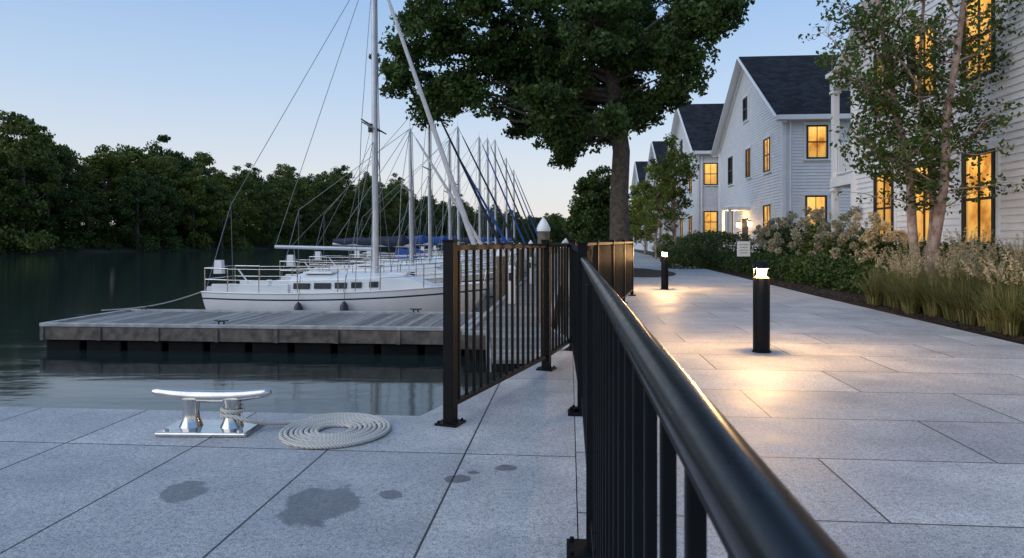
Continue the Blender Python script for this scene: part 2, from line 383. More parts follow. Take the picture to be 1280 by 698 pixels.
mb=MB(); fence(mb,n1+Vector((.0,.06,0)),C,1.10,ends=(True,False)); fence(mb,C,E,1.12,ends=(False,True)); 
f1=WL(1.3,26);f2=WL(1.27,50); fence(mb,E,f1,1.12,ends=(False,True)); fence(mb,f1,f2,1.12,ends=(False,True))
mb.obj('waterside_fence',M['black'])
# ---------------------------------------------------------------- cleat
r=empty('mooring_cleat',(-1.81,4.10,0),-.03)
mb=MB(); mb.box((0,0,.014),(.54,.30,.028)); 
mb.obj('base_plate',M['steel'],r,bevel=.01)
mb=MB()
for sx in(-1,1):
    for sy in(-1,1): mb.lathe((sx*.22,sy*.11,.0),[(.017,.028),(.017,.036),(.011,.04)],12)
    mb.lathe((sx*.125,0,0),[(.068,.028),(.060,.045),(.048,.075),(.044,.12),(.047,.16),(.056,.195)],24)
mb.obj('posts_and_bolts',M['steel'],r,smooth=True)
mb=MB(); pts=[];rad=[]
for i in range(29):
    t=-1+2*i/28; pts.append((t*.36,0,.205+.030*abs(t)**2.2)); rad.append(.038-.014*abs(t)**1.5 if abs(t)<.97 else .014)
mb.tube(pts,rad,20)
mb.obj('horns',M['steel'],r,smooth=True)
def curve(name,pts,rad,m,parent=None,res=3):
    cu=bpy.data.curves.new(name,'CURVE'); cu.dimensions='3D'; cu.bevel_depth=rad; cu.bevel_resolution=res; cu.use_fill_caps=True
    s=cu.splines.new('POLY'); s.points.add(len(pts)-1)
    for p,q in zip(s.points,pts): p.co=(*q,1)
    cu.materials.append(m); o=bpy.data.objects.new(name,cu); sc.collection.objects.link(o)
    if parent: o.parent=parent
    return o
pts=[]; rr=.0125; cx,cy=-1.06,4.07
turns=8.45; tot=int(turns*44)
for i in range(tot+1):
    t=i/44*2*math.pi; rad=.09+.0285*i/44+.0025*math.sin(t*1.7)
    pts.append((cx+rad*math.cos(t-.4),cy+rad*1.07*math.sin(t-.4),rr+.002*math.sin(t*2.3)+.001))
lp=Vector(pts[-1])
cl=Vector((-1.81+.125,4.10,0))
tgt=[cl+Vector((.42,.17,.014)),cl+Vector((.24,.05,.03)),cl+Vector((.13,-.05,.07)),cl+Vector((.03,-.066,.10))]
def cr(p0,p1,p2,p3,t): return .5*((2*p1)+(p2-p0)*t+(2*p0-5*p1+4*p2-p3)*t*t+(3*p1-p0-3*p2+p3)*t**3)
wrap=[cl+Vector((.060*math.cos(a),.060*math.sin(a),.10+.026*(k/12))) for k,a in enumerate([-math.pi/2-.52*j for j in range(0,22)])]
ctrl=[Vector(pts[-3]),lp]+tgt+wrap[1:3]
sm=[]
for i in range(1,len(ctrl)-2):
    for k in range(8): sm.append(cr(ctrl[i-1],ctrl[i],ctrl[i+1],ctrl[i+2],k/8))
curve('coiled_rope',[tuple(p) for p in [Vector(p) for p in pts]+sm[1:]+wrap[1:]],rr,M['rope'])
# ---------------------------------------------------------------- docks
def planked(name,l0,l1,d0,d1,z,along,pw=.14):
    e=empty(name); ax=(V,U,Vector((0,0,1))); mb=MB()
    if along=='l':
        n=int((l1-l0)/pw)
        for i in range(n):
            mb.box(W(l0+(i+.5)*pw,(d0+d1)/2,z-.02+random.uniform(-.003,.003)),(pw-.012,d1-d0-.22,.04),ax)
    else:
        n=int((d1-d0)/pw)
        for i in range(n):
            mb.box(W((l0+l1)/2,d0+(i+.5)*pw,z-.02+random.uniform(-.003,.003)),(l1-l0-.22,pw-.014,.04),ax)
    mb.obj('deck_planks',M['plank'],e)
    mb=MB()
    for d in (d0+.055,d1-.055): mb.beam(W(l0,d,z+.012),W(l1,d,z+.012),.11,.07)
    for l in (l0+.055,l1-.055): mb.beam(W(l,d0+.11,z+.012),W(l,d1-.11,z+.012),.11,.07)
    mb.obj('edge_boards',M['fascia'],e,bevel=.012)
    mb=MB()
    for d in (d0+.04,d1-.04): mb.beam(W(l0+.02,d,z-.15),W(l1-.02,d,z-.15),.07,.24)
    for l in (l0+.05,l1-.05): mb.beam(W(l,d0+.09,z-.15),W(l,d1-.09,z-.15),.07,.24)
    L=l1-l0 if along=='l' else d1-d0; k=int(L/1.05)
    for i in range(k+1):
        t=(i+.02)/ (k+.04)
        p=W(l0+.05+(L-.1)*t,d0-.002,z-.15) if along=='l' else W(l0-.002,d0+.05+(L-.1)*t,z-.15)
        mb.box(p,(.07,.05,.25) if along=='l' else (.05,.07,.25),ax)
    mb.obj('side_timbers',M['darktimber'],e)
    mb=MB(); k=max(1,int(L/.8))
    for i in range(k):
        t=(i+.5)/k
        if along=='l': mb.box(W(l0+L*t,(d0+d1)/2,z-.42),(L/k-.12,d1-d0-.2,.35),ax)
        else: mb.box(W((l0+l1)/2,d0+L*t,z-.42),(l1-l0-.2,L/k-.12,.35),ax)
    mb.obj('floats',M['float'],e,bevel=.03)
    return e
DZ=-.5
planked('floating_dock',-10.2,-1.9,12.3,15.0,DZ,'l')
planked('marina_pier',-1.88,-.35,11.8,78,DZ,'d',.15)
e=empty('gangway'); mb=MB(); p0=Vector((.30,6.75,-.06)); p1=W(-1.0,12.6,DZ+.06); d=(p1-p0); L=d.length; d.normalize(); a=d.cross(Vector((0,0,1))).normalized(); z=a.cross(d)
for i in range(int(L/.15)): mb.box(p0+d*(i+.5)*.15,(1.0,.14,.035),(a,d,z))
mb.obj('ramp_planks',M['plank'],e)
mb=MB()
for s in (-1,1):
    mb.beam(p0+a*s*.53-z*.03,p1+a*s*.53-z*.03,.05,.14)
mb.obj('ramp_stringers',M['fascia'],e)
def piling(l,d,top,rad=.13,cap=True):
    p=W(l,d); e=empty('dock_piling',(p.x,p.y,0)); mb=MB(); mb.lathe((0,0,0),[(rad*1.05,-3),(rad,top-.3),(rad*.97,top)],14); mb.obj('pile_shaft',M['pile'],e,smooth=True)
    if cap: mb=MB(); mb.lathe((0,0,0),[(rad*1.12,top-.04),(rad*1.14,top+.02),(rad*.85,top+.1),(rad*.35,top+.2),(.01,top+.24)],18); mb.obj('pile_cap',M['gel'],e,smooth=True)
piling(-.52,13.6,1.36,.12); piling(-.2,24,.9); piling(-.2,36,1.0); piling(-2.05,20.2,.7); piling(-2.05,28,.8); piling(-2.05,36,.9)
for d_ in (17.5,25.5,34,44):
    p=W(-1.5,d_); e=empty('power_pedestal',(p.x,p.y,DZ),-TH); mb=MB(); mb.box((0,0,.45),(.2,.2,.9)); mb.box((0,0,.95),(.26,.26,.1),taper=.6); mb.obj('pedestal_body',M['gel'],e,bevel=.015)
    mb=MB(); mb.box((-.0,-.104,.7),(.12,.01,.2)); mb.obj('outlet_panel',M['frame'],e)
# ---------------------------------------------------------------- sailboats
def sailboat(bow_l,d,L=7.1,Bm=1.15,Fb=.86,mast=9.3,jib='sail',cover=None,detail=True,heel=0):
    org=W(bow_l-L,d,WZ); e=empty('sailboat',org,-TH+heel)
    ns=36; ss=[0,.06,.10,.13,.2,.32,.45,.56,.62,.7,.8,.9,1.0]
    def hb(t):
        return Bm*(.70+.30*math.sin(min(t/.45,1)*math.pi/2)) if t<.45 else Bm*max(0,1-((t-.45)/.55)**2.1)
    def sh(t): return Fb*(.92-.16*t+.42*t*t)
    def hx(t,s): return .30*s*(1-t)**3+t*L-(1.05*s*t**4)
    def hp(t,s,sg):
        y=hb(t)*(1-s**2.6)**.75; z=sh(t)*(1-s)+(-.45)*s
        return Vector((hx(t,s),sg*y,z))
    vs=[];fs=[];mi=[]
    m=len(ss)
    for i in range(ns+1):
        t=i/ns
        for sg,rng in ((-1,ss),(1,ss[-2::-1])):
            for s in rng: vs.append(hp(t,s,sg))
    k=2*m-1
    for i in range(ns):
        for j in range(k-1):
            s0=ss[j] if j<m-1 else ss[k-2-j]; zz=(vs[i*k+j].z+vs[i*k+j+1].z)/2
            fs.append((i*k+j,(i+1)*k+j,(i+1)*k+j+1,i*k+j+1)); 
            mi.append(1 if abs(s0-.10)<.001 else (2 if zz<.0 else 0))
    fs.append(tuple(range(k))); mi.append(0)
    mb=MB(); mb.v=[tuple(v) for v in vs]; mb.f=fs; mb.mi=mi
    mb.obj('hull',[M['gel'],M['stripe'],M['antifoul']],e,smooth=True)
    mb=MB(); vs=[];fs=[]
    for i in range(ns+1):
        t=i/ns; a=hp(t,0,-1); b=hp(t,0,1); a.z-=.015;b.z-=.015; c=(a+b)/2; c.z+=.06*hb(t)
        vs+=[a,c,b]
    for i in range(ns): fs+=[(3*i,3*i+1,3*i+4,3*i+3),(3*i+1,3*i+2,3*i+5,3*i+4)]
    mb.add(vs,fs); mb.obj('deck',M['gelgrey'],e,smooth=True)
    mb=MB()
    for sg in(-1,1): mb.tube([hp(i/ns,0,sg)+Vector((0,0,.012)) for i in range(ns)],.022,6)
    mb.obj('toe_rail',M['gel'],e,smooth=True)
    def dz(t): return sh(t)
    mb=MB(); vs=[];fs=[]; cs=14; t0,t1=.31,.80
    secs=[]
    for i in range(cs+1):
        q=i/cs; t=t0+(t1-t0)*q; wd=hb(t)*.66*(1-.12*q); hh=(.40-.05*q)*(1 if q<.72 else max(.03,1-((q-.72)/.28)**1.6)); x=t*L; z0=dz(t)
        secs.append([(x,-wd,z0-.03),(x,-wd*.93,z0+hh*.78),(x,-wd*.80,z0+hh*.95),(x,0,z0+hh*1.12),(x,wd*.80,z0+hh*.95),(x,wd*.93,z0+hh*.78),(x,wd,z0-.03)])
    for s_ in secs: vs+=s_
    for i in range(cs):
        for j in range(6): fs.append((i*7+j,i*7+j+1,(i+1)*7+j+1,(i+1)*7+j))
    fs.append((6,5,4,3,2,1,0)); fs.append(tuple(cs*7+j for j in range(7)))
    mb.add(vs,fs)
    x0=t0*L
    for sg in (-1,1):
        mb.box((x0*.5+.12,sg*hb(.18)*.72,dz(.18)+.10),(x0-.25,.10,.24))
    mb.box((x0-.0,0,dz(t0)+.2),(.12,hb(t0)*.8,.4))
    mb.box((x0+.55,0,dz(t0)+.475),(.75,.62,.05)); mb.box((x0+2.6,0,dz(.6)+.40),(.45,.45,.06))
    mb.box((.12,0,dz(0)+.06),(.2,hb(0)*1.5,.14))
    mb.obj('cabin',M['gel'],e,bevel=.018,smooth=False)
    mb=MB()
    for sg in(-1,1):
        for q,wl in ((.09,.42),(.24,.42),(.37,.30),(.48,.26),(.60,.22)):
            t=t0+(t1-t0)*q; wd=hb(t)*.66*(1-.12*q)*.966; hh=.40-.05*q
            t2=t0+(t1-t0)*(q+.02); dy=(hb(t2)*(1-.12*(q+.02))-hb(t)*(1-.12*q))*.66*.966/((t2-t)*L)
            ax=Vector((1,sg*dy,0)).normalized(); nx=Vector((0,0,1)).cross(ax)
            mb.box((t*L,sg*(wd+.004),dz(t)+hh*.42),(wl,.035,.145),(ax,nx,Vector((0,-sg*.12,1)).normalized()))
    mb.box((x0-.063,0,dz(t0)+.19),(.01,.5,.34))
    mb.obj('cabin_windows',M['dkglass'],e,bevel=.01)
    mx=.585*L; mz=dz(.58)+.40; top=Vector((mx-.05,0,mast)); foot=Vector((mx,0,mz-.02))
    mb=MB(); mb.tube([foot,foot.lerp(top,.5),top],[.084,.08,.065] if detail else [.065,.06,.045],12)
    bz=mz+.62; bend=Vector((mx-.37*L,0,bz+.06)); mb.tube([(mx-.06,0,bz),tuple(bend)],[.052,.045],10)
    sp=foot.lerp(top,.55 if not detail else .46)
    for sg in(-1,1): mb.tube([tuple(sp),(sp.x-.1,sg*.78,sp.z+.05)],[.03,.018],6)
    mb.tube([tuple(top+Vector((0,0,0))),tuple(top+Vector((-.0,0,.3)))],[.01,.006],5)
    mb.obj('mast_and_boom',M['alu'],e,smooth=True)
    if detail:
        mb=MB(); mb.tube([tuple(sp+Vector((-.36,0,.26))),tuple(sp+Vector((0,0,.03))),tuple(sp+Vector((.3,0,-.14)))],[.018,.032,.018],6)
        mb.tube([tuple(sp+Vector((-.1,-.09,-.1))),tuple(sp+Vector((-.1,-.09,.12)))],.05,8)
        mb.obj('spreader_and_radar_reflector',M['frame'],e)
    mb=MB(); wr=.0085 if detail else .010
    bowp=Vector((L-.12,0,sh(1)+.05)); 
    def wire(a,b,r=wr): mb.tube([a,b],r,5)
    for sg in(-1,1):
        ch=hp(.56,0,sg); s1=Vector((sp.x-.1,sg*.78,sp.z+.05)); wire(ch,s1); wire(s1,top)
        wire(hp(.52,0,sg),sp-Vector((0,0,.1))); wire(hp(.61,0,sg),sp-Vector((0,0,.1)))
        wire(hp(0,0,sg)+Vector((.05,-sg*.1,0)),Vector((.35,0,dz(0)+2.2)))
    wire(Vector((.35,0,dz(0)+2.2)),top); wire(bend,top+Vector((-.05,0,-.05))); wire(foot+Vector((.12,.05,.3)),top+Vector((.07,0,-.1))); 
    wire(foot+Vector((.1,-.12,.1)),top+Vector((.05,-.03,-.5)))
    wire(Vector((bend.x+.5,0,bz)),Vector((x0-.1,0,dz(.3)+.45)),.012)
    if detail:
        for k in range(3): wire(Vector((mx-.1,.0,bz+2.2+.5*k)),Vector((bend.x+.4+.7*k,0,bz+.05)),.006)
    mb.obj('standing_rigging',M['wire'],e)
    mb=MB()
    js=[bowp.lerp(top,.05+.88*i/10) for i in range(11)]
    k_=.9 if detail else .72
    mb.tube(js,[.03]+[(.085-.045*i/10)*k_ for i in range(9)]+[.02],10); wire(bowp,top)
    mb.obj('furled_jib',M[jib],e,smooth=True)
    if cover:
        mb=MB(); n=14; pts=[];rad=[]
        for i in range(n+1):
            q=i/n; p=Vector((mx-.08,0,bz+.15)).lerp(bend+Vector((0,0,.08)),q); pts.append(p+Vector((0,0,.02*math.sin(q*20)))); rad.append((.19-.10*q)*(1+.08*math.sin(i*2.3)) if 0<i<n else .05)
        mb.tube(pts,rad,10)
        if d>26:
            dx=x0+.1; zz=dz(.3)+.42; ww=hb(.3)*.62; vv=[];ff=[]
            for i in range(5):
                t=i/4; xx=dx-.35+.95*t; hh=.45*(1-t**2.2)
                for j in range(7):
                    aa=math.pi*j/6; vv.append((xx,-ww*math.cos(aa),zz+hh*math.sin(aa)**.6))
            for i in range(4):
                for j in range(6): ff.append((i*7+j,i*7+j+1,(i+1)*7+j+1,(i+1)*7+j))
            mb.add(vv,ff)
        mb.obj('sail_cover_and_dodger',M[cover],e,smooth=True)
    mb=MB()
    def wire2(a,b,r=.008): mb.tube([a,b],r,5)
    def rail(ts,h=.60,h2=.32):
        for sg in(-1,1):
            ps=[hp(t,0,sg)+Vector((0,-sg*.05,0)) for t in ts]
            for p in ps: mb.tube([p,p+Vector((0,0,h))],.013,6)
            for a,b in zip(ps[:-1],ps[1:]): wire2(a+Vector((0,0,h-.01)),b+Vector((0,0,h-.01))); wire2(a+Vector((0,0,h2)),b+Vector((0,0,h2)))
    rail([.01,.10,.22,.36,.50,.64,.78,.9])
    for z_ in (.32,.60):
        a=hp(.01,0,-1)+Vector((0,.05,z_)); b=hp(.01,0,1)+Vector((0,-.05,z_)); mb.tube([hp(.1,0,-1)+Vector((0,.05,z_)),a,a.lerp(b,.5)+Vector((-.08,0,0)),b,hp(.1,0,1)+Vector((0,-.05,z_))],.014,6)
        a=hp(.9,0,-1)+Vector((0,.05,z_)); b=hp(.9,0,1)+Vector((0,-.05,z_)); mb.tube([a,bowp+Vector((.05,0,z_-.02)),b],.014,6)
    mb.tube([bowp+Vector((-.05,0,0)),bowp+Vector((.05,0,.58))],.013,6)
    mb.obj('lifelines_and_pulpit',M['steel'],e,smooth=True)
    mb=MB(); mb.box((.28,-.45,dz(0)+.62),(.22,.18,.34),taper=.8); mb.tube([(.9,0,dz(.1)+.1),(.55,0,dz(.1)+.55)],.02,6)
    for sg in(-1,1): mb.lathe((x0-.5,sg*hb(.2)*.72,dz(.2)+.2),[(.06,0),(.05,.08),(.06,.13)],10)
    mb.obj('deck_hardware',M['gel'],e)
    if detail:
        mb=MB()
        for t in (.37,.53):
            p=hp(t,.25,-1); p.y-=.12; pz=p.z
            mb.lathe((p.x,p.y,pz-.36),[(.01,0),(.07,.04),(.10,.12),(.10,.38),(.06,.46),(.02,.50)],12)
            mb.tube([(p.x,p.y,pz+.1),(p.x,p.y+.12,pz+.75)],.007,5)
        mb.obj('fenders',M['fender'],e,smooth=True)
    return e
sailboat(-1.95,16.35+.6,7.15,1.15,.90,9.3,'sail',None)
sp_=[(24.8,7.6,'navy','blue',7.6),(28.3,7.2,'blue','blue',6.4),(32,7.8,'navy','blue',7.6),(38,7.2,'blue','navy',8.0),(44,7.8,'navy','blue',8.8),(50,8.2,'navy','blue',9.6),(58,8.,'blue','blue',9.2),(66,8.,'navy','blue',9.0)]
for i,(d_,L_,j_,c_,m_) in enumerate(sp_):
    sailboat(-2.1,d_+.5,L_,1.2,.98,m_,j_,c_,detail=False,heel=random.uniform(-.02,.02))
sailboat(-2.1,20.9,6.8,1.15,.95,5.6,'sail','navy',detail=False)
curve('mooring_line',[tuple(Vector((-7.62,17.0,-.10)).lerp(Vector((-8.9,14.75,DZ+.12)),t)-Vector((0,0,.12*math.sin(math.pi*t)))) for t in [i/14 for i in range(15)]],.013,M['rope'])
for k,(l,d_) in enumerate([(-10.0+.25,14.86),(-6.6,12.42),(-3.4,14.86)]):
    p=W(l,d_,DZ+.047); mb=MB(); mb.tube([(-.14,0,.07),(-.05,0,.06),(.05,0,.06),(.14,0,.07)],[.012,.018,.018,.012],8); mb.tube([(-.05,0,0),(-.05,0,.06)],.018,8); mb.tube([(.05,0,0),(.05,0,.06)],.018,8)
    mb.obj('dock_cleat',M['frame'],None,smooth=True,loc=p,rotz=-TH)
# ---------------------------------------------------------------- bollard lights
def bollard(X,Y,en):
    e=empty('bollard_light',(X,Y,0)); h=.80; rb=.083
    mb=MB(); mb.lathe((0,0,0),[(rb+.012,0.0),(rb+.012,.012),(rb,.013),(rb,h-.045),(rb-.002,h-.042)],40); mb.obj('post',M['black'],e,smooth=True)
    mb=MB(); mb.lathe((0,0,0),[(rb-.004,h-.0415),(.034,h-.005)],40); mb.obj('reflector_cone',M['reflector'],e,smooth=True)
    mb=MB(); mb.lathe((0,0,0),[(.046,h-.02),(.046,h+.056)],32); mb.obj('lamp_core',M['glow'],e,smooth=True)
    mb=MB()
    mb.lathe((0,0,0),[(rb-.004,h+.056),(rb+.003,h+.058),(rb+.003,h+.074),(rb-.004,h+.095),(rb*.74,h+.118),(rb*.35,h+.131),(.004,h+.134)],40)
    for i in range(3):
        a=i*math.pi*2/3+2.6; mb.tube([(.076*math.cos(a),.076*math.sin(a),h-.05),(.076*math.cos(a),.076*math.sin(a),h+.062)],.003,6)
    mb.obj('cap',M['black'],e,smooth=True)
    for i in range(6):
        a=i*math.pi/3+.2
        l=bpy.data.lights.new('bollard_lamp','POINT'); l.energy=en; l.color=(1,.58,.24); l.shadow_soft_size=.012
        o=bpy.data.objects.new('bollard_lamp',l); sc.collection.objects.link(o); o.parent=e; o.location=(.066*math.cos(a),.066*math.sin(a),h+.040)
bollard(2.56,6.98,36); bollard(3.55,15.8,44)
# ---------------------------------------------------------------- houses
Z=Vector((0,0,1))
def siding(mb,o,a,n,Wd,eave,peak=None,lap=.135,z0=-.3):
    o=Vector(o); top=peak if peak else eave
    def ext(z):
        if z<=eave or not peak: return 0,Wd
        k=(z-eave)/(peak-eave); return Wd/2*k,Wd-Wd/2*k
    z=z0
    while z<top-.001:
        z1=min(z+lap,top)
        l0,r0=ext(z); l1,r1=ext(z1)
        P=[o+a*l0+Z*z+n*.028,o+a*r0+Z*z+n*.028,o+a*r1+Z*z1+n*.002,o+a*l1+Z*z1+n*.002]
        mb.add(P,[(0,1,2,3)]); mb.add([o+a*l0+Z*z,o+a*r0+Z*z,P[1],P[0]],[(0,1,2,3)]); z=z1
def window(parts,o,a,n,c,z,w_,h_,kind='pane',grid=(2,2)):
    fr,pa,tr=parts; o=Vector(o); p=o+a*c+Z*z
    ax=(a,n,Z); t=.065
    for s in(-1,1): tr.box(p+a*s*(w_/2+.05)+n*.03,(.10,.06,h_+.02),ax)
    tr.box(p+Z*(h_/2+.075)+n*.035,(w_+.26,.08,.13),ax); tr.box(p-Z*(h_/2+.045)+n*.045,(w_+.24,.10,.07),ax)
    for s in(-1,1): fr.box(p+a*s*(w_/2-t/2)+n*.050,(t,.09,h_),ax); fr.box(p+Z*s*(h_/2-t/2)+n*.052,(w_-2*t,.085,t),ax)
    fr.box(p+n*.048,(w_-2*t,.07,.05),ax)
    for i in range(1,grid[0]): fr.box(p+a*(-w_/2+w_*i/grid[0])+n*.044,(.024,.05,h_-2*t),ax)
    q=p+n*.031; vs=[q-a*w_/2-Z*h_/2,q+a*w_/2-Z*h_/2,q+a*w_/2+Z*h_/2,q-a*w_/2+Z*h_/2]
    pa[kind].append(vs)
def panes(lst,m,parent,name):
    if not lst: return
    me=bpy.data.meshes.new(name); vs=[tuple(v) for q in lst for v in q]; fs=[tuple(range(4*i,4*i+4)) for i in range(len(lst))]
    me.from_pydata(vs,[],fs); uv=me.uv_layers.new(name='UVMap'); u=[(0,0),(1,0),(1,1),(0,1)]
    for i in range(len(lst)*4): uv.data[i].uv=u[i%4]
    me.materials.append(m); o=bpy.data.objects.new(name,me); sc.collection.objects.link(o); o.parent=parent
def house(L,D,Wd,depth,eave,peak,gw,sw,extra=None):
    p=WL(L,D); e=empty('white_house',(p.x,p.y,0),-TH)
    X=Vector((1,0,0)); Y=Vector((0,1,0))
    mb=MB(); siding(mb,(0,0,0),Y,-X,Wd,eave,peak); siding(mb,(0,0,0),X,-Y,depth,eave); siding(mb,(0,Wd,0),X,Y,depth,eave); siding(mb,(depth,0,0),Y,X,Wd,eave,peak)
    mb.obj('clapboard_walls',M['siding'],e)
    fr,tr=MB(),MB(); pa={'pane':[],'panedark':[],'panedim':[]}; parts=(fr,pa,tr)
    for g in gw: window(parts,(0,0,0),Y,-X,*g)
    for g in sw: window(parts,(0,0,0),X,-Y,*g)
    for x_,y_ in ((0,0),(0,Wd),(depth,0)): tr.box((x_-.018,y_+(-.018 if y_==0 else .018),eave/2-.15),(.16,.16,eave+.1))
    oh=.38; sl=(peak-eave)/(Wd/2)
    rf=MB(); t=.10
    for sg in (0,1):
        ye=-oh if sg==0 else Wd+oh; ze=eave-oh*sl+.12; ym=Wd/2; zm=peak+.12
        vs=[(-oh,ye,ze),(depth+oh,ye,ze),(depth+oh,ym,zm),(-oh,ym,zm)]; vs+=[(x,y,z_-t) for x,y,z_ in vs]
        rf.add(vs,[(0,1,2,3),(7,6,5,4),(0,4,5,1),(0,3,7,4),(1,5,6,2)])
        a=Vector((-oh-.02,ye,ze-.10)); b=Vector((-oh-.02,ym,zm-.10)); tr.beam(a,b,.05,.20,up=X)
        a=Vector((-.055,ye,ze-.30)); b=Vector((-.055,ym,zm-.30)); tr.beam(a,b,.04,.16,up=X) 
        s_=[(-oh,ye,ze-t-.02),(.02,ye,ze-t-.02),(.02,ym,zm-t-.02),(-oh,ym,zm-t-.02)]; tr.add(s_,[(0,1,2,3)])
        tr.box((depth/2,ye+(-.025 if sg==0 else .025),ze-.11),(depth+2*oh,.05,.2))
        tr.box((depth/2,(-oh/2 if sg==0 else Wd+oh/2),ze-.20),(depth+2*oh-.02,oh,.03))
        tr.box((depth/2,(-.045 if sg==0 else Wd+.045),eave-.24),(depth,.05,.22))
    rf.obj('roof',M['roof'],e)
    tr.tube([(.25,-.09,eave-.3),(.25,-.09,.05)],.04,8)
    if extra: extra(e,parts)
    tr.obj('trim',M['trim'],e,bevel=.006); fr.obj('window_frames',M['frame'],e)
    for k,n_ in (('pane','lit_panes'),('panedark','dark_panes'),('panedim','dim_panes')): panes(pa[k],M[k],e,n_)
    return e
def ex1(e,parts):
    fr,pa,tr=parts
    y0=12.3
    for z0 in (2.85,5.75):
        tr.box((1.6,y0+.85,z0),(3.3,1.75,.28))
    for x_ in (0.06,1.6,3.1):
        for zc in (1.35,4.3): tr.box((x_,y0+1.6,zc),(.18,.18,2.7 if zc<2 else 2.62)); 
        for zc in (2.62,5.53): tr.box((x_,y0+1.6,zc),(.26,.26,.08))
    tr.box((1.6,y0+1.62,3.9),(3.1,.06,.07)); tr.box((.06,y0+.85,3.9),(.06,1.5,.07)); tr.box((1.6,y0+1.62,3.1),(3.1,.05,.05)); tr.box((.06,y0+.85,3.1),(.05,1.5,.05))
    for i in range(26): tr.box((.15+i*.115,y0+1.62,3.5),(.03,.03,.76))
    for i in range(12): tr.box((.06,y0+.16+i*.12,3.5),(.03,.03,.76))
    tr.box((1.6,y0+.85,6.05),(3.5,1.95,.12))
    tr.box((1.6,y0+.85,.1),(3.3,1.75,.2))
    window((fr,pa,tr),(0,12.3,0),Vector((1,0,0)),Vector((0,1,0)),1.6,4.1,.9,2.0,'pane',(2,2))
def yD(D0,D): return (D-D0)/CT
D1=6.4
g1=[]
for D_ in (9.1,11.0,12.95,14.95,16.85):
    g1.append((yD(D1,D_),1.93,1.02,1.78,'pane'))
    g1.append((yD(D1,D_),5.02,1.02,1.6,'pane' if D_!=16.85 else 'panedim'))
g1.append((6.15,8.0,.8,1.2,'panedark'))
house(7.85,D1,12.3,14,6.0,10.2,g1,[(3,2,1,1.6,'pane'),(3,5,1,1.5,'pane')],ex1)
def ex2(e,parts):
    fr,pa,tr=parts
    yc=6.3
    tr.box((-.55,yc,2.75),(1.15,1.9,.16)); tr.box((-.55,yc,2.9),(.9,1.6,.14),taper=.5)
    for s in(-1,1):
        tr.box((-.98,yc+s*.8,1.3),(.14,.14,2.75)); 
    tr.box((-.5,yc,.1),(1.3,2.0,.2))
    dr=MB(); dr.box((-.03,yc,1.2),(.07,1.0,2.1)); dr.obj('front_door',M['door'],e)
    l=MB()
    for s in(-1,1): l.box((-.12,yc+s*1.15,1.95),(.14,.14,.22))
    l.obj('lanterns',M['glow2'],e)
    f=MB()
    for s in(-1,1): f.box((-.12,yc+s*1.15,2.1),(.18,.18,.06)); 
    f.obj('lantern_caps',M['frame'],e)
    lt=bpy.data.lights.new('porch_lamp','POINT'); lt.energy=60; lt.color=(1,.62,.3); lt.shadow_soft_size=.1
    o=bpy.data.objects.new('porch_lamp',lt); sc.collection.objects.link(o); o.parent=e; o.location=(-.7,yc,2.2)
g2=[(2.3,5.05,1.0,1.55,'pane'),(5.6,5.05,.85,1.45,'panedim'),(9.4,5.05,1.0,1.55,'panedark'),(6.15,7.9,.8,1.2,'panedark'),
    (2.3,1.95,1.1,1.6,'pane'),(9.4,1.95,1.1,1.6,'pane')]
house(9.14,29,12.3,13,6.55,10.5,g2,[(1.35,5.3,.88,1.42,'pane'),(1.3,2.35,.88,1.35,'pane'),(4.5,5.3,.88,1.42,'pane'),(4.5,2.35,.88,1.35,'pane')],ex2)
g3=[(2.3,5.05,1.0,1.55,'pane'),(9.4,5.05,1.0,1.55,'panedim'),(6.,7.9,.8,1.2,'panedark'),(2.3,1.95,1.1,1.6,'pane'),(6,1.95,1.1,1.6,'pane'),(9.4,1.95,1.1,1.6,'pane')]
house(8.3,44,12,13,7.0,11.0,g3,[(.8,5.4,.9,1.42,'pane'),(.8,2.3,.9,1.4,'pane')])
house(8.4,60,12,13,6.8,10.6,g3,[(.8,5.4,.9,1.42,'pane'),(.8,2.3,.9,1.4,'pane')])
house(8.4,77,12,13,6.8,10.6,g3,[(.8,5.4,.9,1.42,'pane')])
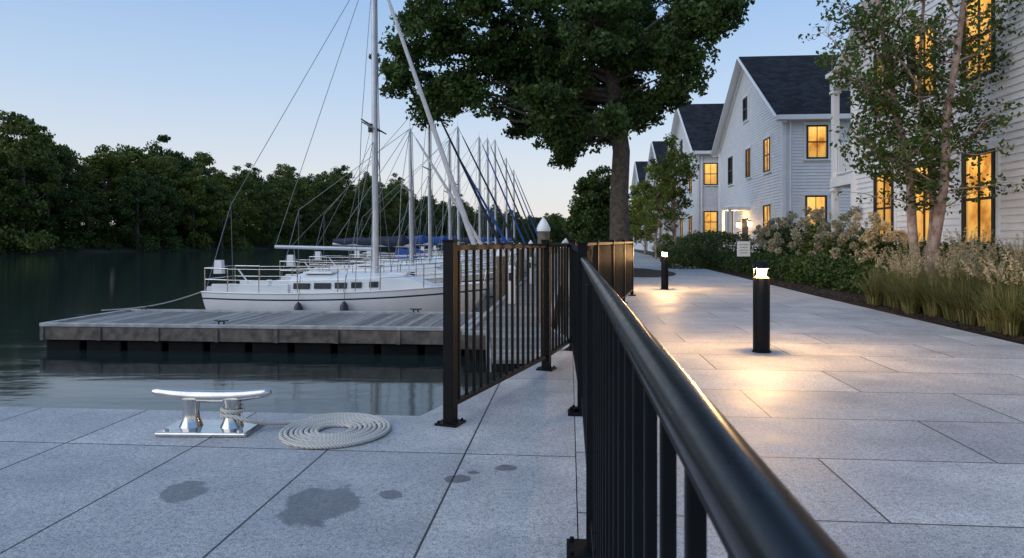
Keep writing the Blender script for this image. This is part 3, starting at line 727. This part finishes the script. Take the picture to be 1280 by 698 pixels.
# ---------------------------------------------------------------- trees
def wob(a,b,n,amp):
    a=Vector(a);b=Vector(b); L=(b-a).length; out=[]
    for i in range(n+1):
        t=i/n; p=a.lerp(b,t)
        if 0<i<n: p+=Vector([random.uniform(-1,1)*amp*L for _ in range(3)])
        out.append(p)
    res=[]
    for i in range(len(out)-1):
        p0=out[max(i-1,0)];p3=out[min(i+2,n)]
        for k in range(3): res.append(cr(p0,out[i],out[i+1],p3,k/3))
    res.append(out[-1]); return res
def oak():
    e=empty('oak_tree'); D=23.5; bx,by=3.75,23.5
    lobes=[(505,62,34),(497,100,26),(545,34,40),(550,92,42),(585,128,28),(535,132,20),(610,62,46),(600,16,42),(640,110,36),(660,44,50),(690,104,44),(698,158,30),(718,180,20),(730,62,50),(740,130,38),(780,88,50),(765,152,24),(812,128,30),(830,80,42),(800,34,50),(862,52,36),(882,24,32),(906,14,20),(846,112,22),(760,4,55),(700,-14,55),(640,-30,50),(820,-24,52),(580,-20,40),(880,-20,40),
    (620,-90,50),(690,-100,60),(770,-100,60),(850,-90,50),(700,-180,55),(780,-185,55),(740,-250,45),
    (560,60,30),(665,90,35),(720,20,45),(790,140,22),(655,140,22),(520,20,26),
    (720,155,32),(752,168,22),(700,176,20),(735,100,40),(828,104,34),(672,148,26),(790,120,34),(765,60,40),(845,40,34),(690,70,40),(575,100,30),(630,80,36)]
    mb=MB()
    tr=[(bx,by,-.05),(bx-.02,by,1.0),(bx-.05,by,2.6),(bx+.03,by,4.2),(bx-.15,by,5.6),(bx-.35,by+.1,7.2),(bx-.45,by,9),(bx-.3,by,11.5),(bx-.5,by,14)]
    mb.tube(tr,[.50,.36,.32,.30,.28,.23,.18,.12,.04],16)
    P=[]
    for (px,py,r) in lobes:
        dy=random.uniform(-3.0,3.0)*(1-.3*abs(px-720)/220); Y=D+dy; x=(px-640)/F*D; z=1.15+(300-py)/F*D; rr=r/F*D
        c=Vector((x,Y,z))
        hz=max(4.8,min(z-.3-.20*abs(x-bx),11)); k=np.interp(hz,[p[2] for p in tr],range(len(tr))); i=int(k); s=Vector(tr[i]).lerp(Vector(tr[min(i+1,8)]),k-i)
        path=wob(s,c,4,.05); n=len(path); r0=.03+.008*(c-s).length
        mb.tube(path,[r0*(1-j/(n-.5))+.010 for j in range(n)],7)
        ns=int(12+19*(rr/1.2)**2)
        for _ in range(ns):
            v=R.normal(size=3); v/=np.linalg.norm(v); q=np.array(c)+v*rr*R.uniform(.25,1.0)*np.array([1,1.1,.85])
            mb.tube([c,c.lerp(Vector(q),.6)+Vector((0,0,.08)),Vector(q)],[.018,.011,.005],4)
            P.append(clump(q,R.uniform(.28,.55),int(R.uniform(60,120)),.7))
            if random.random()<.35:
                q2=np.array(q)+v*R.uniform(.25,.55)*np.array([1,1,.7]); mb.tube([Vector(q),Vector(q2)],[.006,.003],3,cap=False); P.append(clump(q2,.22,int(R.uniform(14,34)),.8))
    mb.obj('trunk_and_limbs',M['bark'],e,smooth=True)
    P=np.concatenate(P); fastmesh('crown_leaves',leafverts(P,.080),4,M['oakleaf'],e)
oak()
def tree(name,X,Y,h,cr_,z0,nl,leaf,lm,bm,tr=.12,seed=0,nclump=40,crad=.45,base=0):
    e=empty(name); mb=MB(); mb.tube(wob((X,Y,-.05+base),(X+.1,Y,h*.85),5,.012),[tr*(1-.9*i/15) for i in range(16)],8); P=[]
    for i in range(nclump):
        v=R.normal(size=3); v/=np.linalg.norm(v); v*=R.uniform(.3,1)
        zc=(z0+h)/2; t=v[2]; wr=cr_*(1.05-.35*t)
        q=Vector((X+v[0]*wr,Y+v[1]*wr,zc+t*(h-z0)/2))
        s=Vector((X,Y,max(z0*.7,q.z-.35*cr_-.4)))
        mb.tube(wob(s,q,3,.05),[.035*tr/.12*(1-.85*j/9)+.004 for j in range(10)],5)
        P.append(clump(q,crad*R.uniform(.6,1.3),int(nl/nclump),.75))
    mb.obj('trunk_and_limbs',bm,e,smooth=True); fastmesh('crown_leaves',leafverts(np.concatenate(P),leaf),4,lm,e); return e
def pp(px,D): return (px-640)/F*D
tree('shade_tree',pp(748,44),44,5.9,1.6,.8,14000,.11,M['oakleaf'],M['bark'],.14,nclump=90,crad=.6)
tree('shade_tree',pp(728,56),56,4.8,1.5,.6,7000,.12,M['oakleaf'],M['bark'],.14,nclump=50,crad=.65)
tree('young_birch_tree',pp(842,33),33,6.6,1.25,1.6,4200,.075,M['birchleaf'],M['birch'],.07,nclump=70,crad=.34)
tree('young_birch_tree',pp(820,40),40,6.2,1.2,1.0,4800,.085,M['birchleaf'],M['birch'],.07,nclump=60,crad=.4)
tree('young_birch_tree',pp(806,52),52,6.0,1.4,.8,4200,.10,M['birchleaf'],M['birch'],.07,nclump=50,crad=.45)
tree('young_birch_tree',pp(790,62),62,6.0,1.6,.6,5200,.12,M['oakleaf'],M['birch'],.09,nclump=50,crad=.5)
def birch():
    e=empty('river_birch_tree'); D=12.0
    def q(px,py,dy=0): return Vector(((px-640)/F*(D+dy),D+dy,1.15+(300-py)/F*(D+dy)))
    mb=MB(); P=[]
    stems=[([q(1152,384),q(1146,340),q(1140,280),q(1136,210,.1),q(1122,150,.2),q(1112,90,.3),q(1100,20,.4),q(1092,-40,.5)],.085),
           ([q(1160,384,-.05),q(1164,335,-.1),q(1172,280,-.2),q(1181,220,-.3),q(1183,150,-.3),q(1194,80,-.4),q(1205,0,-.5),q(1212,-80,-.5)],.092),
           ([q(1157,384,.1),q(1160,330,.2),q(1166,260,.3),q(1160,190,.4),q(1150,120,.5),q(1152,40,.6),q(1160,-60,.7)],.06)]
    for s,r in stems:
        path=[]
        for i in range(len(s)-1):
            for k in range(3): path.append(cr(s[max(i-1,0)],s[i],s[i+1],s[min(i+2,len(s)-1)],k/3))
        path.append(s[-1]); n=len(path); mb.tube(path,[r*(1.15-.85*j/n)*(1+.08*math.sin(j*2.1)) for j in range(n)],10)
        for j in range(7,n,1):
            for _ in range(3):
                b=path[j]; a=random.uniform(0,2*math.pi); ln=random.uniform(.45,1.25); tip=b+Vector((math.cos(a)*ln,math.sin(a)*ln*.8,random.uniform(.1,.6)*ln))
                w_=wob(b,tip,4,.05); mb.tube(w_,[.014*(1-.85*k/(len(w_)-1))+.0015 for k in range(len(w_))],5)
                for k in range(3,len(w_)):
                    if random.random()<.7:
                        c=w_[k]+Vector([random.uniform(-.16,.16) for _ in range(3)]); P.append(clump(c,.16,random.randint(6,17),.9))
                        mb.tube([w_[k],c],[.004,.002],4,cap=False)
    for (s_,t_) in [((1122,150),(1032,40)),((1118,120),(1040,90)),((1136,210),(1062,160)),((1183,150),(1262,60)),((1190,100),(1268,10)),((1181,200),(1240,140)),((1112,90),(1050,5)),((1150,110),(1090,30)),((1128,180),(1070,110)),((1136,215),(1085,185))]:
        w_=wob(q(*s_),q(*t_,random.uniform(-.6,.6)),5,.04); n=len(w_); mb.tube(w_,[.022*(1-.85*k/(n-1))+.003 for k in range(n)],6)
        for k in range(4,n):
            for _ in range(3):
                c=w_[k]+Vector([random.uniform(-.30,.30) for _ in range(3)]); mb.tube([w_[k],c],[.005,.002],4,cap=False); P.append(clump(c,.17,random.randint(8,20),.9))
    mb.obj('stems_and_twigs',M['birch'],e,smooth=True); fastmesh('leaves',leafverts(np.concatenate(P),.040),4,M['birchleaf'],e)
birch()
e=empty('distant_trees')
variants=[]
for vi in range(7):
    P=[]; h=R.uniform(19,25); cw=R.uniform(4.4,6.6)
    for i in range(85):
        v=R.normal(size=3); v/=np.linalg.norm(v); v*=R.uniform(.55,1)
        zc=h*.54; zz=zc+v[2]*h*.46; k=1.0-.35*max(0,v[2])
        q=np.array([v[0]*cw*k,v[1]*cw*k,zz]); P.append(clump(q,R.uniform(.9,2.0),int(R.uniform(70,120)),.65))
    for i in range(12): P.append(clump([R.uniform(-cw,cw),R.uniform(-cw,cw),R.uniform(.5,3)],2.0,90,.8))
    P=np.concatenate(P); o=fastmesh('tree_crown',leafverts(P,.26,asp=.7),4,M['farleaf'],e); 
    mb=MB(); mb.tube([(0,0,-1),(0.2,0,h*.45),(0,.3,h*.9)],[.4,.28,.05],7)
    for j in range(7):
        a=j*.9; mb.tube([(0.15,0,h*(.2+.07*j)),(cw*.7*math.cos(a),cw*.7*math.sin(a),h*(.35+.07*j))],[.16,.04],5)
    t=mb.obj('tree_trunk',M['bark'],e); variants.append((o.data,t.data)); 
    o.location=(-75-vi*7,104+vi*2,0); t.location=o.location
shore=[(-190,40),(-130,66),(-75,100),(-53,150),(-38,226),(-18,310),(12,420),(70,520),(180,600),(500,700)]
def along(s,off):
    out=[]
    for (a,b) in zip(s[:-1],s[1:]):
        a=Vector((*a,0));b=Vector((*b,0)); L=(b-a).length; d=(b-a)/L; n=Vector((-d.y,d.x,0))
        m=max(1,int(L/6.5))
        for i in range(m): out.append(a+d*(L*(i+random.random()*.6)/m)+n*(off+random.uniform(-2,2)))
    return out
for off,zz in ((3,-.6),(9,.3),(17,1.2),(26,2)):
    for p in along(shore,off):
        if p.x<-170 and off>10: continue
        vd,td=random.choice(variants); s=random.uniform(.66,1.06)*(1 if off>5 else .72)
        if p.y>280: s*=.88
        rz=random.uniform(0,6.28); sz=s*random.uniform(.82,1.12)
        for me_,nm in ((vd,'tree_crown'),(td,'tree_trunk')):
            o=bpy.data.objects.new(nm,me_); sc.collection.objects.link(o); o.parent=e; o.location=(p.x,p.y,zz); o.rotation_euler[2]=rz; o.scale=(s,s,sz)
mb=MB(); vs=[];fs=[]; offs=[(-1,WZ-.3),(1,-.7),(6,.0),(25,2),(80,4),(400,8)]
for i,(x,y) in enumerate(shore):
    a=Vector((*shore[max(i-1,0)],0)); b=Vector((*shore[min(i+1,len(shore)-1)],0)); d=(b-a).normalized(); n=Vector((-d.y,d.x,0))
    for o_,z_ in offs: vs.append((x+n.x*o_,y+n.y*o_,z_))
k=len(offs)
for i in range(len(shore)-1):
    for j in range(k-1): fs.append((i*k+j,(i+1)*k+j,(i+1)*k+j+1,i*k+j+1))
mb.add(vs,fs); mb.obj('far_bank',M['bank'],smooth=True)
# ---------------------------------------------------------------- shrubs
def hedge(pts,n):
    P=[]
    for (x,y,rr,hh) in pts:
        d=R.normal(size=(n,3)); d/=np.linalg.norm(d,axis=1)[:,None]; d[:,2]=np.abs(d[:,2])
        f=(np.abs(d)**4).sum(1)**-.25
        f=f[:,None]*(1+.06*np.sin(d[:,0:1]*7+x)+.05*np.sin(d[:,1:2]*9+y))
        P.append(np.array([x,y,0])+d*f*np.array([rr,rr,hh])*R.uniform(.82,1.0,(n,1)))
    return P
e=empty('boxwood_hedge'); pts=[]
d_=14.2
while d_<27.5:
    p=WL(6.75-.04*(d_-14),d_); pts.append((p.x,p.y,.62,.66+random.uniform(-.04,.04))); d_+=.95
P=hedge(pts,2600); fastmesh('hedge_leaves',leafverts(np.concatenate(P),.038),4,M['hedge'],e)
def hyd(p,r,h):
    e=empty('hydrangea_bush'); P=[]; 
    n=34; B_=[]
    for i in range(n):
        v=R.normal(size=3); v/=np.linalg.norm(v); v[2]=abs(v[2]); q=np.array([p.x,p.y,0])+v*np.array([r,r,h])*R.uniform(.65,1.0); P.append(clump(q,.27,80,.8))
    for i in range(50):
        v=R.normal(size=3); v/=np.linalg.norm(v); v[2]=abs(v[2])*1.0; q=np.array([p.x,p.y,0.1])+v*np.array([r,r,h])*R.uniform(1.05,1.2); B_.append(clump(q,.125*R.uniform(.8,1.2),130,1.0))
    mb=MB()
    for i in range(14):
        a=i*.45*3; mb.tube([(p.x,p.y,0),(p.x+math.cos(a)*r*.6,p.y+math.sin(a)*r*.6,h*.8)],[.015,.006],4)
    mb.obj('stems',M['bark'],e)
    fastmesh('leaves',leafverts(np.concatenate(P),.06),4,M['hydleaf'],e); fastmesh('blooms',leafverts(np.concatenate(B_),.027,asp=.9),4,M['bloom'],e)
for (l,d_,r,h) in [(7.2,15.6,.6,1.25),(7.5,16.9,.75,1.5),(7.6,18.4,.85,1.6),(7.6,20.2,.95,1.65),(7.7,22.3,1.0,1.7),(7.8,24.5,1.0,1.7),(8.,26.8,.9,1.5)]: hyd(WL(l,d_),r,h)
e=empty('foundation_shrubs'); pts=[]
for d_ in np.arange(8.5,15,.9): p=WL(7.35,d_); pts.append((p.x,p.y,.5,.95+random.uniform(-.1,.12)))
for (px,D_,r,h) in [(870,30,1.0,1.35),(893,31,1.1,1.5),(912,32,1.1,1.45),(880,35,1.2,1.5),(850,36,1.0,1.2),(846,44,1.5,1.4),(860,27.5,.8,.9)]: pts.append((pp(px,D_),D_,r,h))
P=hedge(pts,2300); fastmesh('shrub_leaves',leafverts(np.concatenate(P),.05),4,M['hydleaf'],e)
def grass(name,spots,nb,hmin,hmax,plumes=10,wd=.006):
    e=empty(name); Vt=[]; T=[]
    for (x,y,s) in spots:
        for i in range(nb):
            a=R.uniform(0,2*math.pi); r0=R.uniform(0,.14)*s; h=R.uniform(hmin,hmax)*s; lean=R.uniform(.08,.95)**1.1*h; b=np.array([x+math.cos(a)*r0,y+math.sin(a)*r0,-.01]); dr=np.array([math.cos(a),math.sin(a),0]); sd=np.array([-math.sin(a+R.uniform(-1,1)),math.cos(a),0])*wd*R.uniform(.6,1.3)
            prev=None
            for k,(t,wk) in enumerate([(0,1),(.3,.95),(.6,.75),(.82,.45),(1,.1)]):
                p=b+dr*lean*t**2.1+np.array([0,0,h*(t-.42*t**3*(lean/h))]); cur=(p-sd*wk,p+sd*wk)
                if prev is not None: Vt+= [prev[0],prev[1],cur[1],cur[0]]
                prev=cur
        for i in range(plumes):
            a=R.uniform(0,2*math.pi); h=hmax*s*R.uniform(.95,1.25); lean=R.uniform(.05,.45)*h; dr=np.array([math.cos(a),math.sin(a),0]); b=np.array([x,y,0])
            for t in np.linspace(.80,1,9): T.append(b+dr*lean*t*t+np.array([0,0,h*t])+R.normal(size=(4,3))*.010)
            p0=b; p1=b+dr*lean*.35+np.array([0,0,h*.6]); p2=b+dr*lean+np.array([0,0,h]); sd=np.array([-dr[1],dr[0],0])*.0025
            Vt+=[p0-sd,p0+sd,p1+sd,p1-sd,p1-sd,p1+sd,p2+sd,p2-sd]
    fastmesh('blades',np.array(Vt),4,M['grassb'],e)
    if T: fastmesh('plumes',leafverts(np.concatenate(T),.018,asp=.35),4,M['plume'],e)
sp=[]
for d_ in np.arange(6.6,12.6,.40):
    for l in (5.50,5.95,6.5):
        if l>6 and d_>11.8: continue
        p=WL(l+random.uniform(-.15,.15),d_+random.uniform(-.15,.15)); sp.append((p.x,p.y,random.uniform(.85,1.15)*(.76 if l<5.6 else 1)))
grass('ornamental_grass',sp,400,.5,1.0,11,.005)
sp=[]
for d_ in np.arange(33,48,1.0):
    for l in (5.9,6.7): p=WL(l+random.uniform(-.3,.3)+.02*(d_-33),d_); sp.append((p.x,p.y,random.uniform(1.0,1.3)))
grass('ornamental_grass',sp,170,.6,1.0,8,.014)
p=WL(5.75,22.5); e=empty('information_sign',(p.x,p.y,0),-TH)
mb=MB(); 
for s in(-1,1): mb.box((s*.2,0,.4),(.04,.04,.8))
mb.obj('posts',M['frame'],e); mb=MB(); mb.box((0,-.03,.85),(.42,.03,.5)); mb.obj('panel',M['gel'],e,bevel=.006)
mb=MB()
for i in range(4): mb.box((0,-.047,.99-i*.09),(.30-.05*(i%2),.004,.012))
mb.obj('lettering',M['frame'],e)
print('objs',len(bpy.data.objects))
